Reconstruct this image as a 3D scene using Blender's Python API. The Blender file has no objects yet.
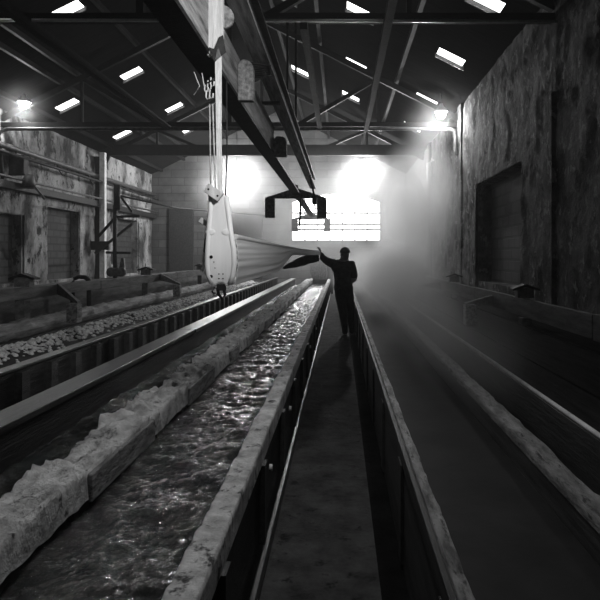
import bpy, bmesh, math, random
from mathutils import Vector, Matrix, noise
random.seed(7)
S = bpy.context.scene
COL = S.collection
CZ = 1.65                      # eye height above the walkway
T = 1 / 600.0
PI = math.pi

# ------------------------------------------------------------------ materials
def newmat(name):
    m = bpy.data.materials.new(name); m.use_nodes = True
    nt = m.node_tree; b = nt.nodes['Principled BSDF']
    return m, nt, b
def g(v): return (v, v, v, 1)
def mat(name, lo, hi, scale=6, rough=.8, bump=.3, stretch=(1, 1, 1), detail=6, spots=None, metallic=0, spec=.15, bscale=None, rough2=None, p0=.35, p1=.68, bd=.05):
    m, nt, b = newmat(name)
    N, L = nt.nodes, nt.links
    tc = N.new('ShaderNodeTexCoord'); mp = N.new('ShaderNodeMapping')
    mp.inputs['Scale'].default_value = stretch
    L.new(tc.outputs['Object'], mp.inputs['Vector'])
    n = N.new('ShaderNodeTexNoise'); n.inputs['Scale'].default_value = scale; n.inputs['Detail'].default_value = detail
    n.inputs['Roughness'].default_value = .65
    L.new(mp.outputs[0], n.inputs['Vector'])
    r = N.new('ShaderNodeValToRGB'); r.color_ramp.elements[0].position = p0; r.color_ramp.elements[1].position = p1
    r.color_ramp.elements[0].color = g(lo); r.color_ramp.elements[1].color = g(hi)
    L.new(n.outputs['Fac'], r.inputs[0])
    col = r.outputs[0]
    if spots:
        n2 = N.new('ShaderNodeTexNoise'); n2.inputs['Scale'].default_value = spots[0]; n2.inputs['Detail'].default_value = 8
        n2.inputs['Roughness'].default_value = .7
        L.new(mp.outputs[0], n2.inputs['Vector'])
        r2 = N.new('ShaderNodeValToRGB'); r2.color_ramp.elements[0].position = spots[1]; r2.color_ramp.elements[1].position = spots[1] + spots[3]
        L.new(n2.outputs['Fac'], r2.inputs[0])
        mx = N.new('ShaderNodeMixRGB'); L.new(r2.outputs[0], mx.inputs[0]); L.new(col, mx.inputs[1]); mx.inputs[2].default_value = g(spots[2])
        col = mx.outputs[0]
    L.new(col, b.inputs['Base Color'])
    b.inputs['Roughness'].default_value = rough; b.inputs['Metallic'].default_value = metallic
    b.inputs['Specular IOR Level'].default_value = spec
    if bump:
        nb = N.new('ShaderNodeTexNoise'); nb.inputs['Scale'].default_value = bscale or scale * 2.5; nb.inputs['Detail'].default_value = 8
        nb.inputs['Roughness'].default_value = .7
        L.new(mp.outputs[0], nb.inputs['Vector'])
        bp = N.new('ShaderNodeBump'); bp.inputs['Strength'].default_value = bump; bp.inputs['Distance'].default_value = bd
        L.new(nb.outputs['Fac'], bp.inputs['Height']); L.new(bp.outputs[0], b.inputs['Normal'])
    return m
def brickmat(name, c1, c2, mortar, w, h, scale=1.0, rot=(0, 0, 0), bump=.6, msize=.02, dirt=.5):
    m, nt, b = newmat(name); N, L = nt.nodes, nt.links
    tc = N.new('ShaderNodeTexCoord'); 
    sp = N.new('ShaderNodeSeparateXYZ'); cb = N.new('ShaderNodeCombineXYZ'); L.new(tc.outputs['Object'], sp.inputs[0])
    L.new(sp.outputs['X' if rot[2] == 0 else 'Y'], cb.inputs[0]); L.new(sp.outputs['Z'], cb.inputs[1])
    br = N.new('ShaderNodeTexBrick'); br.inputs['Color1'].default_value = g(c1); br.inputs['Color2'].default_value = g(c2)
    br.inputs['Mortar'].default_value = g(mortar); br.inputs['Scale'].default_value = scale
    br.inputs['Brick Width'].default_value = w; br.inputs['Row Height'].default_value = h; br.inputs['Mortar Size'].default_value = msize
    L.new(cb.outputs[0], br.inputs['Vector'])
    n = N.new('ShaderNodeTexNoise'); n.inputs['Scale'].default_value = 1.3; n.inputs['Detail'].default_value = 9; n.inputs['Roughness'].default_value = .7
    L.new(tc.outputs['Object'], n.inputs['Vector'])
    r = N.new('ShaderNodeValToRGB'); r.color_ramp.elements[0].position = .35; r.color_ramp.elements[1].position = .7
    r.color_ramp.elements[0].color = g(1 - dirt); r.color_ramp.elements[1].color = g(1)
    L.new(n.outputs['Fac'], r.inputs[0])
    mx = N.new('ShaderNodeMixRGB'); mx.blend_type = 'MULTIPLY'; mx.inputs[0].default_value = 1
    L.new(br.outputs[0], mx.inputs[1]); L.new(r.outputs[0], mx.inputs[2]); L.new(mx.outputs[0], b.inputs['Base Color'])
    bp = N.new('ShaderNodeBump'); bp.inputs['Strength'].default_value = bump; bp.inputs['Distance'].default_value = .03; bp.invert = True
    L.new(br.outputs['Fac'], bp.inputs['Height']); L.new(bp.outputs[0], b.inputs['Normal'])
    b.inputs['Roughness'].default_value = .85
    return m
def emis(name, s):
    m = bpy.data.materials.new(name); m.use_nodes = True
    nt = m.node_tree; nt.nodes.clear()
    o = nt.nodes.new('ShaderNodeOutputMaterial'); e = nt.nodes.new('ShaderNodeEmission')
    e.inputs[0].default_value = g(1); e.inputs[1].default_value = s
    nt.links.new(e.outputs[0], o.inputs[0]); return m

M = {}
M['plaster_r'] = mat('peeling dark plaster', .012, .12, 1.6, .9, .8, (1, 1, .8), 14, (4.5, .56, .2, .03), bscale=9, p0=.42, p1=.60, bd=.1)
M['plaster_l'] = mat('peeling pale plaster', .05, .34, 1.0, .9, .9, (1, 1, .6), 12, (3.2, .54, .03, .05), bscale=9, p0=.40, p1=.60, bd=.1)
M['endwall'] = brickmat('rough block courses', .095, .055, .03, 1.4, .42, 1, (PI / 2, 0, 0), .5, .02, .6)
M['brick'] = brickmat('dark brick infill', .05, .03, .012, .5, .26, 1, (PI / 2, 0, PI / 2), .8, .03, .5)
M['floor'] = mat('worn damp concrete', .022, .07, 4, .8, .6, (1, 1, 1), 9, (7, .57, .012, .08), bscale=12, spec=.04)
M['ground'] = mat('shade-black ground', .003, .009, 3, .95, .4, spec=.01)  # near-black colour stands in for shadow in the gap beside the walkway
M['wood'] = mat('dark wet timber', .012, .042, 3, .55, .35, (6, .5, 6), 8, bscale=10)
M['deck'] = mat('black tarred planks', .006, .022, 3, .9, .4, (6, .5, 6), 8, bscale=10, spec=.01)
M['woodtop'] = mat('worn and lit pale timber', .07, .32, 5, .6, .8, (4, .9, 4), 10, (9, .54, .03, .10), bscale=14)  # worn tops; also puts light into the front posts and lining boards
M['crust'] = mat('pale mineral crust', .3, .85, 7, .75, .9, (1, 1, 1), 9, (10, .56, .06, .08), bscale=20)
M['slick'] = mat('wet smooth timber', .012, .07, 5, .33, .2, (8, .4, 8), 6, bscale=10, spec=.6)
M['palewood'] = mat('bleached timber', .30, .62, 3, .7, .35, (9, 9, .8), 8, bscale=10)
M['beamwood'] = mat('grey timber beam', .07, .3, 3, .7, .35, (6, .6, 6), 8, bscale=12)
M['rail'] = mat('old fence board', .05, .14, 3, .75, .3, (4, .6, 4), 8, bscale=10)
M['roof'] = mat('sooty roof boards', .004, .013, 2.5, .6, .8, (.6, 9, .6), 6, bscale=3, spec=0)
M['truss'] = mat('blackened steel', .006, .014, 5, .6, .2, spec=.05)
M['iron'] = mat('dark iron', .01, .028, 9, .6, .2, spec=.12)
M['pipe'] = mat('grey painted pipe', .03, .11, 8, .5, .2, spec=.3)
M['palepipe'] = mat('pale painted pipe', .5, .75, 8, .5, .2)
M['board'] = mat('white board', .72, .86, 3, .55, .06, (6, 6, .7), 6, (14, .66, .5, .06))
M['strap'] = mat('pale webbing', .45, .72, 10, .8, .3, (6, 6, 1))
M['rope'] = mat('fibre rope', .35, .6, 40, .9, .5)
M['cloth'] = mat('white wet cloth', .55, .8, 6, .8, .15, (1, .3, 30), 5, p0=.3, p1=.7)
M['darkcloth'] = mat('dark wet cloth', .015, .04, 12, .7, .3)
M['skin'] = mat('skin', .22, .3, 8, .6, .1)
M['shirt'] = mat('work jacket cloth', .03, .07, 14, .85, .3)
M['paleshirt'] = mat('pale shirt cloth', .35, .5, 14, .85, .3)
M['trousers'] = mat('trouser cloth', .015, .03, 14, .85, .3)
M['cap'] = mat('knitted cap', .12, .2, 40, .9, .4)  # lightened grey: haze in front of the head is in the colour
M['rubber'] = mat('rubber boot', .01, .02, 20, .4, .1)
M['froth'] = mat('dirty froth', .3, .85, 14, .6, .6)
M['skylit_pipe'] = mat('skylit-look metal pipe', .7, .9, 20, .3, .1, metallic=1)  # bright metal stands in for skylight falling on the truss pipe
M['hole'] = mat('dark hole', .004, .006, 5, .9, 0)
M['sky'] = emis('daylight glazing', 4)
M['daylight'] = emis('overcast daylight', 13)
M['bulb'] = emis('lamp bulb', 60)
M['enamel'] = mat('enamel shade', .15, .25, 8, .4, .1)
def translucent(m, f):
    nt = m.node_tree; b = nt.nodes['Principled BSDF']; t = nt.nodes.new('ShaderNodeBsdfTranslucent'); x = nt.nodes.new('ShaderNodeMixShader')
    t.inputs[0].default_value = g(.8); x.inputs[0].default_value = f
    nt.links.new(b.outputs[0], x.inputs[1]); nt.links.new(t.outputs[0], x.inputs[2]); nt.links.new(x.outputs[0], nt.nodes['Material Output'].inputs[0])
translucent(M['cloth'], .45); translucent(M['board'], .25)
def watermat(name, base, rough, bs, bstr):
    m = mat(name, base, base * 1.6, 3, rough, bstr, (1, .8, 1), 6, bscale=bs, spec=.7)
    return m
M['water'] = watermat('churning water', .01, .09, 30, .7)
M['still'] = mat('still dark water', .010, .018, 3, .75, .1, spec=.08)

# ------------------------------------------------------------------ mesh builder
class MB:
    def __init__(s): s.bm = bmesh.new()
    def box(s, x0, x1, y0, y1, z0, z1):
        v = [s.bm.verts.new(p) for p in ((x0,y0,z0),(x1,y0,z0),(x1,y1,z0),(x0,y1,z0),(x0,y0,z1),(x1,y0,z1),(x1,y1,z1),(x0,y1,z1))]
        for f in ((3,2,1,0),(4,5,6,7),(0,1,5,4),(1,2,6,5),(2,3,7,6),(3,0,4,7)): s.bm.faces.new([v[i] for i in f])
        return s
    def beam(s, a, b, w, h, up=(0, 0, 1)):
        a, b = Vector(a), Vector(b); d = (b - a).normalized(); u = Vector(up)
        if abs(d.dot(u)) > .99: u = Vector((0, 1, 0))
        r = d.cross(u).normalized(); u = r.cross(d)
        v = []
        for p in (a, b):
            for i, j in ((-1,-1),(1,-1),(1,1),(-1,1)): v.append(s.bm.verts.new(p + r * (i * w / 2) + u * (j * h / 2)))
        for f in ((3,2,1,0),(4,5,6,7),(0,1,5,4),(1,2,6,5),(2,3,7,6),(3,0,4,7)): s.bm.faces.new([v[i] for i in f])
        return s
    def tube(s, pts, r, n=10):
        pts = [Vector(p) for p in pts]; rings = []
        for i, p in enumerate(pts):
            d = (pts[min(i + 1, len(pts) - 1)] - pts[max(i - 1, 0)]).normalized()
            u = Vector((0, 0, 1)) if abs(d.z) < .9 else Vector((1, 0, 0))
            a = d.cross(u).normalized(); b = a.cross(d)
            rr = r[i] if isinstance(r, (list, tuple)) else r
            rings.append([s.bm.verts.new(p + a * math.cos(2*PI*k/n) * rr + b * math.sin(2*PI*k/n) * rr) for k in range(n)])
        for A, B in zip(rings, rings[1:]):
            for k in range(n): s.bm.faces.new((A[k], A[(k+1) % n], B[(k+1) % n], B[k])).smooth = True
        s.bm.faces.new(rings[0][::-1]); s.bm.faces.new(rings[-1]); return s
    def lathe(s, c, prof, n=20, axis='z'):
        c = Vector(c); rings = []
        for r, h in prof:
            ring = []
            for k in range(n):
                a = 2*PI*k/n; p = (r*math.cos(a), r*math.sin(a), h)
                if axis == 'y': p = (p[0], h, p[1])
                if axis == 'x': p = (h, p[0], p[1])
                ring.append(s.bm.verts.new(c + Vector(p)))
            rings.append(ring)
        for A, B in zip(rings, rings[1:]):
            for k in range(n): s.bm.faces.new((A[k], A[(k+1) % n], B[(k+1) % n], B[k])).smooth = True
        s.bm.faces.new(rings[0][::-1]); s.bm.faces.new(rings[-1]); return s
    def sphere(s, c, r, sc=(1, 1, 1), u=14, v=10):
        bmesh.ops.create_uvsphere(s.bm, u_segments=u, v_segments=v, radius=r, matrix=Matrix.Translation(c) @ Matrix.Diagonal((*sc, 1)))
        return s
    def prism(s, pts, d):      # polygon pts (3-D) extruded by vector d
        a = [s.bm.verts.new(p) for p in pts]; b = [s.bm.verts.new(Vector(p) + Vector(d)) for p in pts]
        n = len(a); s.bm.faces.new(a); s.bm.faces.new(b[::-1])
        for k in range(n): s.bm.faces.new((a[k], b[k], b[(k+1) % n], a[(k+1) % n]))
        return s
    def grid(s, fn, nu, nv, smooth=True):
        V = [[s.bm.verts.new(fn(i / nu, j / nv)) for j in range(nv + 1)] for i in range(nu + 1)]
        for i in range(nu):
            for j in range(nv): s.bm.faces.new((V[i][j], V[i+1][j], V[i+1][j+1], V[i][j+1])).smooth = smooth
        return s
    def build(s, name, m, parent=None, bevel=0):
        bmesh.ops.recalc_face_normals(s.bm, faces=s.bm.faces)
        me = bpy.data.meshes.new(name)
        if parent is not None:
            o0 = Vector(parent.get('_o', parent.location))
            bmesh.ops.translate(s.bm, vec=-o0, verts=s.bm.verts)
        s.bm.to_mesh(me); s.bm.free()
        me.materials.append(m)
        o = bpy.data.objects.new(name, me); COL.objects.link(o)
        if parent is not None:
            o.parent = parent
        if bevel:
            b = o.modifiers.new('bevel', 'BEVEL'); b.width = bevel; b.segments = 2; b.limit_method = 'ANGLE'
        return o
def tag(o, label, cat, group=None, kind=None):
    o['label'] = label; o['category'] = cat
    if group: o['group'] = group
    if kind: o['kind'] = kind
    return o
def thing(name, label, cat, loc, group=None):
    o = bpy.data.objects.new(name, None); COL.objects.link(o); o.location = loc; o.empty_display_size = .2
    return tag(o, label, cat, group)
def struct(o): o['kind'] = 'structure'; return o
def sub(mb, name, m, part, thingobj):         # a sub-part: same origin as its part
    bmesh.ops.translate(mb.bm, vec=-Vector(thingobj.location), verts=mb.bm.verts)
    bmesh.ops.recalc_face_normals(mb.bm, faces=mb.bm.faces)
    me = bpy.data.meshes.new(name); mb.bm.to_mesh(me); mb.bm.free(); me.materials.append(m)
    o = bpy.data.objects.new(name, me); COL.objects.link(o); o.parent = part; return o
def copy_tree(o, parent=None):
    c = o.copy(); COL.objects.link(c)
    if parent is not None: c.parent = parent
    for ch in list(o.children): copy_tree(ch, c)
    return c

# ------------------------------------------------------------------ the hall
XL, XR, Y0, Y1 = -10.2, 3.6, -5.0, 32.4
EZ = CZ + 4.4; XM = (XL + XR) / 2; RZ = EZ + .5 * (XR - XM)
struct(MB().box(XL - .5, XR + .5, Y0, Y1, -.3, 0).build('floor', M['ground']))
wk = MB(); wk.box(-.44, .20, .3, 30.5, .001, .004)  # stops short of the vat; the dark ground beyond paints the gap's shadow
struct(wk.build('floor_walkway', M['floor']))
# right wall with a deep bricked-up opening
w = MB()
NY0, NY1, NZ = 11.8, 15.6, CZ + 1.85
w.box(XR, XR + .6, Y0, NY0, 0, EZ + .3); w.box(XR, XR + .6, NY1, Y1, 0, EZ + .3)
w.box(XR, XR + .6, NY0, NY1, NZ, EZ + .3); w.box(XR, XR + .6, NY0, NY1, 0, 1.0)
SY0, SY1, SZ = 21.2, 24.3, CZ + 2.1
def relief(w, x, sg, ya, yb, za, zb, holes, step, amp, seed):
    ny, nz = int((yb - ya) / step), int((zb - za) / step); V = {}
    def vert(i, j):
        if (i, j) not in V:
            y = ya + (yb - ya) * i / ny; z = za + (zb - za) * j / nz; q = Vector((seed, y, z * .8))
            h = noise.fractal(q * 1.3, .8, 2.1, 6); pl_ = 1 if noise.fractal(q * .9 + Vector((9, 0, 0)), .7, 2.1, 5) > .12 else 0
            V[(i, j)] = w.bm.verts.new((x + sg * (.02 + amp * (.5 + .5 * h) + .022 * pl_), y, z))
        return V[(i, j)]
    for i in range(ny):
        for j in range(nz):
            cy, cz = ya + (yb - ya) * (i + .5) / ny, za + (zb - za) * (j + .5) / nz
            if any(a < cy < b and c < cz < d for a, b, c, d in holes): continue
            w.bm.faces.new((vert(i, j), vert(i + 1, j), vert(i + 1, j + 1), vert(i, j + 1))).smooth = True
relief(w, XR, -1, 8, Y1 - .05, .7, EZ, [(NY0 - .05, NY1 + .05, 0, NZ + .05)], .07, .06, 3)
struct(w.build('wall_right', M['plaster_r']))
struct(MB().box(XR + .34, XR + .58, NY0 - .1, NY1 + .1, .9, NZ + .1).build('door_1', M['brick']))
pl = MB(); pl.box(XR - .13, XR + .02, 9.85, 10.25, 0, CZ + 2.7); pl.box(XR - .12, XR + .02, 17.3, 17.8, 0, EZ)
pl.box(XR - .12, XR + .02, 23.6, 24.0, 0, EZ)
struct(pl.build('trim_right', M['plaster_r']))
# left wall with two dark openings
w = MB(); cuts = [(20.9, 23.4, CZ + 1.72, .8), (27.2, 30.2, CZ + 1.75, .8), (14.5, 19.2, CZ + 1.3, .8)]
cuts.sort(); y = Y0
for a, b, zt, zb in cuts:
    w.box(XL - .6, XL, y, a, 0, EZ + .3); w.box(XL - .6, XL, a, b, zt, EZ + .3); w.box(XL - .6, XL, a, b, 0, zb); y = b
w.box(XL - .6, XL, y, Y1, 0, EZ + .3)
relief(w, XL, 1, 12, Y1 - .05, .8, EZ, [(a - .05, b + .05, zb - .1, zt + .05) for a, b, zt, zb in cuts], .09, .05, 8)
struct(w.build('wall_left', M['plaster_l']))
for i, (a, b, zt, zb) in enumerate(cuts):
    struct(MB().box(XL - .55, XL - .3, a - .1, b + .1, zb - .1, zt + .1).build('door_%d' % (i + 2), M['brick']))
# end wall with an arched window opening
WX0, WX1, WZ0, WZ1 = -48 * Y1 * T, 40 * Y1 * T, CZ + 16 * Y1 * T, CZ + 54 * Y1 * T
w = MB()
w.box(XL - .6, WX0, Y1, Y1 + .5, 0, EZ + .3); w.box(WX1, XR + .6, Y1, Y1 + .5, 0, EZ + .3)
w.box(WX0, WX1, Y1, Y1 + .5, 0, WZ0)
n = 16
arch = [(WX0 + (WX1 - WX0) * k / n, WZ1 + .45 * (1 - (2 * k / n - 1) ** 2)) for k in range(n + 1)]
w.prism([(x, Y1, z) for x, z in arch] + [(WX1, Y1, EZ + .3), (WX0, Y1, EZ + .3)], (0, .5, 0))
w.prism([(XL - .6, Y1, EZ + .3), (XR + .6, Y1, EZ + .3), (XM, Y1, RZ + .3)], (0, .5, 0))
struct(w.build('wall_back', M['endwall']))
w = MB(); w.box(XL - .6, XR + .6, Y0 - .5, Y0, 0, EZ + .3); w.prism([(XL - .6, Y0 - .5, EZ + .3), (XR + .6, Y0 - .5, EZ + .3), (XM, Y0 - .5, RZ + .3)], (0, .5, 0))
struct(w.build('wall_front', M['plaster_r']))
# end window
win = MB().prism([(x, Y1 + .42, z) for x, z in arch] + [(WX1, Y1 + .42, WZ0), (WX0, Y1 + .42, WZ0)], (0, .03, 0)).build('window_1', M['daylight']); struct(win)
fr = MB()
for k in range(1, 7):
    x = WX0 + (WX1 - WX0) * k / 7; fr.box(x - .035, x + .035, Y1 + .3, Y1 + .36, WZ0, WZ1 + .45 * (1 - (2*k/7 - 1) ** 2))
for z in (.28, .42, .72): fr.box(WX0, WX1, Y1 + .3, Y1 + .37, WZ0 + (WZ1 - WZ0) * z - .06, WZ0 + (WZ1 - WZ0) * z + .06)
fr.build('window_frame', M['pipe'], win)
MB().box(WX0 - .1, WX1 + .1, Y1 - .08, Y1 + .42, WZ0 - .1, WZ0).build('window_sill', M['endwall'], win)
# roof slopes with holes for the skylights
SKY_R = [(.48, 14.6), (2.7, 14.6), (2.75, 11.3), (.5, 18.6), (2.68, 18.6), (-1.5, 22.5), (.4, 22.5), (2.7, 22.5), (-1.5, 15.9), (.45, 8.0), (2.7, 5.6), (.45, 3.2)]
SKY_L = [(-6.9, 19.85), (-9.0, 19.8), (-8.97, 24.7), (-6.8, 24.6), (-7.05, 28.2), (-6.75, 14.9), (-7.3, 14.9), (-6.8, 9.5), (-9.0, 10.2), (-6.8, 4.5), (-9, 5)]
SKY_L = [p for p in SKY_L if p != (-7.3, 14.9)]
HW, HD = .31, .20
def roof_z(x): return EZ + .5 * (XR - x) if x > XM else EZ + .5 * (x - XL)
def slope(name, xa, xb, holes):
    m = MB(); xs = sorted({xa, xb} | {x + s * HW for x, _ in holes for s in (-1, 1)}); ys = sorted({Y0, Y1} | {y + s * HD for _, y in holes for s in (-1, 1)})
    for i in range(len(xs) - 1):
        run = None
        for j in range(len(ys) - 1):
            cx, cy = (xs[i] + xs[i+1]) / 2, (ys[j] + ys[j+1]) / 2
            hole = any(abs(cx - hx) < HW and abs(cy - hy) < HD for hx, hy in holes)
            if not hole and run is None: run = ys[j]
            if run is not None and (hole or j == len(ys) - 2):
                ye = ys[j] if hole else ys[j+1]
                a, b = xs[i], xs[i+1]
                m.prism([(a, run, roof_z(a)), (b, run, roof_z(b)), (b, run, roof_z(b) + .08), (a, run, roof_z(a) + .08)], (0, ye - run, 0)); run = None
    return struct(m.build(name, M['roof']))
eps = 1e-4
slope('ceiling_right', XM + eps, XR + .6, SKY_R); slope('ceiling_left', XL - .6, XM - eps, SKY_L)
nsk = 2
for (x, y) in SKY_R + SKY_L:
    sg = -.5 if x > XM else .5
    def P(dx, dy, dz): return (x + dx, y + dy, roof_z(x) + sg * dx + dz)
    m = MB()
    m.prism([P(-HW, -HD, -.012), P(HW, -HD, -.012), P(HW, HD, -.012), P(-HW, HD, -.012)], (0, 0, .02))
    o = struct(m.build('window_%d' % nsk, M['sky'])); nsk += 1
    f = MB()
    for sd in (1,):
        f.prism([P(-HW - .04, sd * (HD + .03) - .02, -.10), P(HW + .04, sd * (HD + .03) - .02, -.10), P(HW + .04, sd * (HD + .03) - .02, 0), P(-HW - .04, sd * (HD + .03) - .02, 0)], (0, .04, 0))
    f.build('window_frame', M['pipe'], o)
# purlins along the roof
pu = MB()
for x in (-9.6, -8.4, -7.9, -6.1, -4.9, -4.1, -2.4, -1.9, -.6, 1.1, 1.7):
    pu.box(x - .05, x + .05, Y0, Y1, roof_z(x) - .16, roof_z(x) - .02)
struct(pu.build('trim_1', M['truss']))

# ------------------------------------------------------------------ roof trusses
CH = CZ + 3.87
def truss(y, label, ch=CH, th=.13):
    t = thing('roof_truss', label, 'roof truss', (XM, y, ch), 'steel roof trusses across the hall')
    MB().box(XL + .01, XR - .01, y - .08, y + .08, ch, ch + th).build('tie_beam', M['truss'], t)
    for sg in (-1, 1):
        xe = XL if sg < 0 else XR
        MB().beam((xe - sg * .05, y, roof_z(xe) - .28), (XM, y, RZ - .28), .12, .16, (0, 0, 1)).build('rafter', M['truss'], t)
        MB().beam((XM + sg * 2.1, y, ch + .1), (XM + sg * 4.44, y, RZ - .5 * 4.44 - .3), .10, .12).build('strut', M['truss'], t)
        MB().beam((XM + sg * 4.44, y, ch + .1), (XM + sg * 4.44, y, RZ - .5 * 4.44 - .3), .08, .08).build('post', M['truss'], t)
    MB().beam((XM, y, ch + .1), (XM, y, RZ - .35), .12, .12).build('king_post', M['truss'], t)
    return t
truss(9.94, 'nearest dark roof truss crossing the top of the picture')
truss(18.0, 'middle dark roof truss above the glowing haze, its braces showing')
truss(25.4, 'far roof truss with a deep tie beam near the end wall', CZ + 4.25, .45)
truss(1.9, 'roof truss overhead, nearest of all to the viewer')
# pipes running along the trusses
p = MB(); zz = CZ + 235.5 * 9.8 * T; p.tube([(XL + .1, 9.8, zz), (-6, 9.8, zz + .005), (0, 9.8, zz), (XR - .05, 9.8, zz - .02)], .026)
tag(p.build('overhead_pipe', M['skylit_pipe']), 'thin pipe brightened as if skylit, lying along the nearest roof truss', 'pipe')
pz = CZ + 129 * 17.8 * T - .06
pts = [(XR - .05, 17.78, pz - .72), (XR - .08, 17.78, pz - .78), (XR - .16, 17.78, pz - .74), (XR - .18, 17.78, pz - .6), (XR - .18, 17.78, pz - .2), (XR - .2, 17.78, pz - .06), (XR - .34, 17.78, pz), (XL + .36, 17.78, pz), (XL + .14, 17.78, pz - .08), (XL + .1, 17.78, pz - .3), (XL + .22, 17.78, pz - 1.75)]
tag(MB().tube(pts, .055).build('overhead_pipe', M['pipe']), 'grey pipe under the middle truss, bent down at both walls', 'pipe')
# long timbers at tie-beam level
for x, zc, y0, y1, wd, lab in ((-5.1, CH - .07, 2.0, 17.9, .14, 'long dark timber under the trusses on the left side'), (.77, CH - .1, 2.0, 17.9, .13, 'wide dark timber under the trusses right of the crane rails'), (-.6, CH - .06, 9.9, 17.9, .12, 'dark timber under the trusses directly above the crane rails')):
    tag(MB().box(x - wd / 2, x + wd / 2, y0, y1, zc - .07, zc + .065).build('ceiling_joist', M['truss']), lab, 'beam')

# ------------------------------------------------------------------ overhead rails
BZ = CZ + 1.5
t = thing('crane_rail', 'left overhead rail beam, dark steel flange with timber side, carrying the hanging board', 'crane rail', (-1.07, 14, BZ))
MB().box(-1.16, -.97, -1, 23.6, BZ, BZ + .035).build('bottom_flange', M['truss'], t)
MB().box(-1.03, -.975, -1, 8.9, BZ + .037, BZ + .42).build('side_plank', M['beamwood'], t, .008)
MB().box(-1.12, -1.035, -1, 9.4, BZ + .037, BZ + .40).build('web', M['iron'], t)
for yy, z0, z1, w_ in ((5.7, BZ - .02, BZ + .37, .15), (8.8, BZ - .04, BZ + .26, .19)):
    r0 = .09; prof = [(-.974, yy, z0), (-.974 + w_, yy, z0)]
    prof += [(-.974 + w_ - r0 + r0 * math.cos(k * PI / 16), yy, z1 - r0 + r0 * math.sin(k * PI / 16)) for k in range(9)] + [(-.974 + .04, yy, z1), (-.974, yy, z1 - .05)]
    MB().prism(prof, (0, .1, 0)).build('rounded_block', M['beamwood'], t, .01)
RB = CZ + 1.95
t2 = thing('crane_rail', 'right overhead rail beam, slimmer and higher than the one with the board', 'crane rail', (-.8, 8, RB))
MB().box(-.87, -.71, -1, 17.4, RB, RB + .03).build('bottom_flange', M['beamwood'], t2)
MB().box(-.81, -.77, -1, 17.4, RB + .032, RB + .26).build('web', M['iron'], t2)
MB().box(-.87, -.71, -1, 17.4, RB + .262, RB + .29).build('top_flange', M['iron'], t2)
for yy in (9.94, 1.9):
    for dx in (-.04, .1):
        h = MB(); h.beam((-.83 + dx, yy + .0, RB + .3), (-.83 + dx, yy, CH), .035, .035)
        h.build('hanger_rod', M['iron'], t2)
for yy in (3.2, 7.6):
    MB().box(-1.0, -.76, yy - .05, yy + .05, RB - .028, RB - .002).build('cross_tie', M['iron'], t2)
# yoke frames hung under the rails
def yoke(y, xc, zb, wd, label, leg):
    t = thing('yoke_frame', label, 'crane yoke', (xc, y, zb), 'gabled yoke frames on the overhead rails')
    hw = wd / 2
    MB().prism([(xc - hw, y - .06, zb), (xc + hw, y - .06, zb), (xc + hw, y - .06, zb + .015), (xc + .06, y - .06, zb + .24), (xc - .06, y - .06, zb + .24), (xc - hw, y - .06, zb + .015)], (0, .12, 0)).build('header', M['beamwood'], t, .006)
    for sg in (-1, 1):
        cx = xc + sg * (hw - .12)
        MB().box(cx - .12, cx + .12, y - .06, y + .06, zb - leg, zb - .005).build('leg', M['beamwood'], t, .006)
    MB().box(xc - .05, xc + .05, y - .05, y + .05, zb + .243, zb + .33).build('lug', M['iron'], t)
    return t
yoke(14.8, -44 * 14.8 * T, BZ - .08, 1.52, 'larger nearer gabled yoke frame hanging on the overhead rails', .48)
yoke(23.5, -29 * 23.5 * T, BZ - .07, 1.50, 'smaller-looking farther gabled yoke frame in front of the bright window', .48)
hx = thing('hoist_hook', 'small dark hoist hook block beside the nearer yoke frame leg', 'hook', (-.62, 14.5, BZ - .3))
MB().tube([(-.72, 14.5, RB + .01), (-.70, 14.5, BZ + .3), (-.62, 14.5, BZ - .05)], .025).build('chain', M['iron'], hx)
MB().box(-.68, -.56, 14.44, 14.56, BZ - .25, BZ - .05).build('block', M['iron'], hx, .01)
MB().tube([(-.62, 14.5, BZ - .25), (-.60, 14.5, BZ - .34), (-.55, 14.5, BZ - .38), (-.5, 14.5, BZ - .34), (-.5, 14.5, BZ - .28)], .022).build('hook', M['iron'], hx)
rp = MB().tube([(-.98, 14.9, BZ + .01), (-.985, 14.9, BZ - .4), (-1.0, 14.9, BZ - .6), (-1.02, 14.9, BZ - .85)], [.02, .03, .03, .015])
tag(rp.build('rope', M['darkcloth']), 'short dark rope dangling below the left crane rail', 'rope')

# ------------------------------------------------------------------ hanging white board
PD = 4.6; pt = PD * T
def PX(px, py, d=PD): return ((px - 340) * d * T, d, CZ + (256 - py) * d * T)
hb = thing('hanging_board', 'long white tapered board hanging by straps over the vats', 'board', PX(221, 240))
out = [(209.5, 196), (208.7, 212), (207, 230), (205.8, 250), (205.5, 265), (206.8, 276), (210, 283), (215, 286), (218, 283), (223, 283), (226, 287), (231, 284), (234, 276), (235.4, 264), (235, 250), (231.5, 230), (229.5, 212), (227.5, 197), (220, 192)]
MB().prism([PX(*q) for q in out], (0, .05, 0)).build('board', M['board'], hb, .012); HB = hb.children[0]
rb = MB()
for a, b in ((0, 7), (11, 18)):
    rb.tube([Vector(PX(*q)) + Vector((.012 if a == 0 else -.012, .012, 0)) for q in out[a:b]], .022, 10)
rb.build('rolled_edge', M['board'], hb)
for q in ((210.5, 232), (226.5, 232)):
    c = PX(*q); MB().sphere((c[0], c[1] - .001, c[2]), .032, (1.2, .22, .8)).build('knot', M['board'], hb)
for (qx, qy, r) in ((211.2, 257, .013), (211.2, 276.5, .013), (206.9, 257.5, .005), (219, 274, .005), (223, 274, .005), (219, 278.5, .005), (223, 278.5, .005), (214, 262, .004), (215, 268, .004)):
    c = PX(qx, qy); HM = MB().lathe((c[0], c[1] - .004, c[2]), [(r, 0), (r, .006)], 12, 'y'); sub(HM, 'hole', M['hole'], HB, hb)
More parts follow.
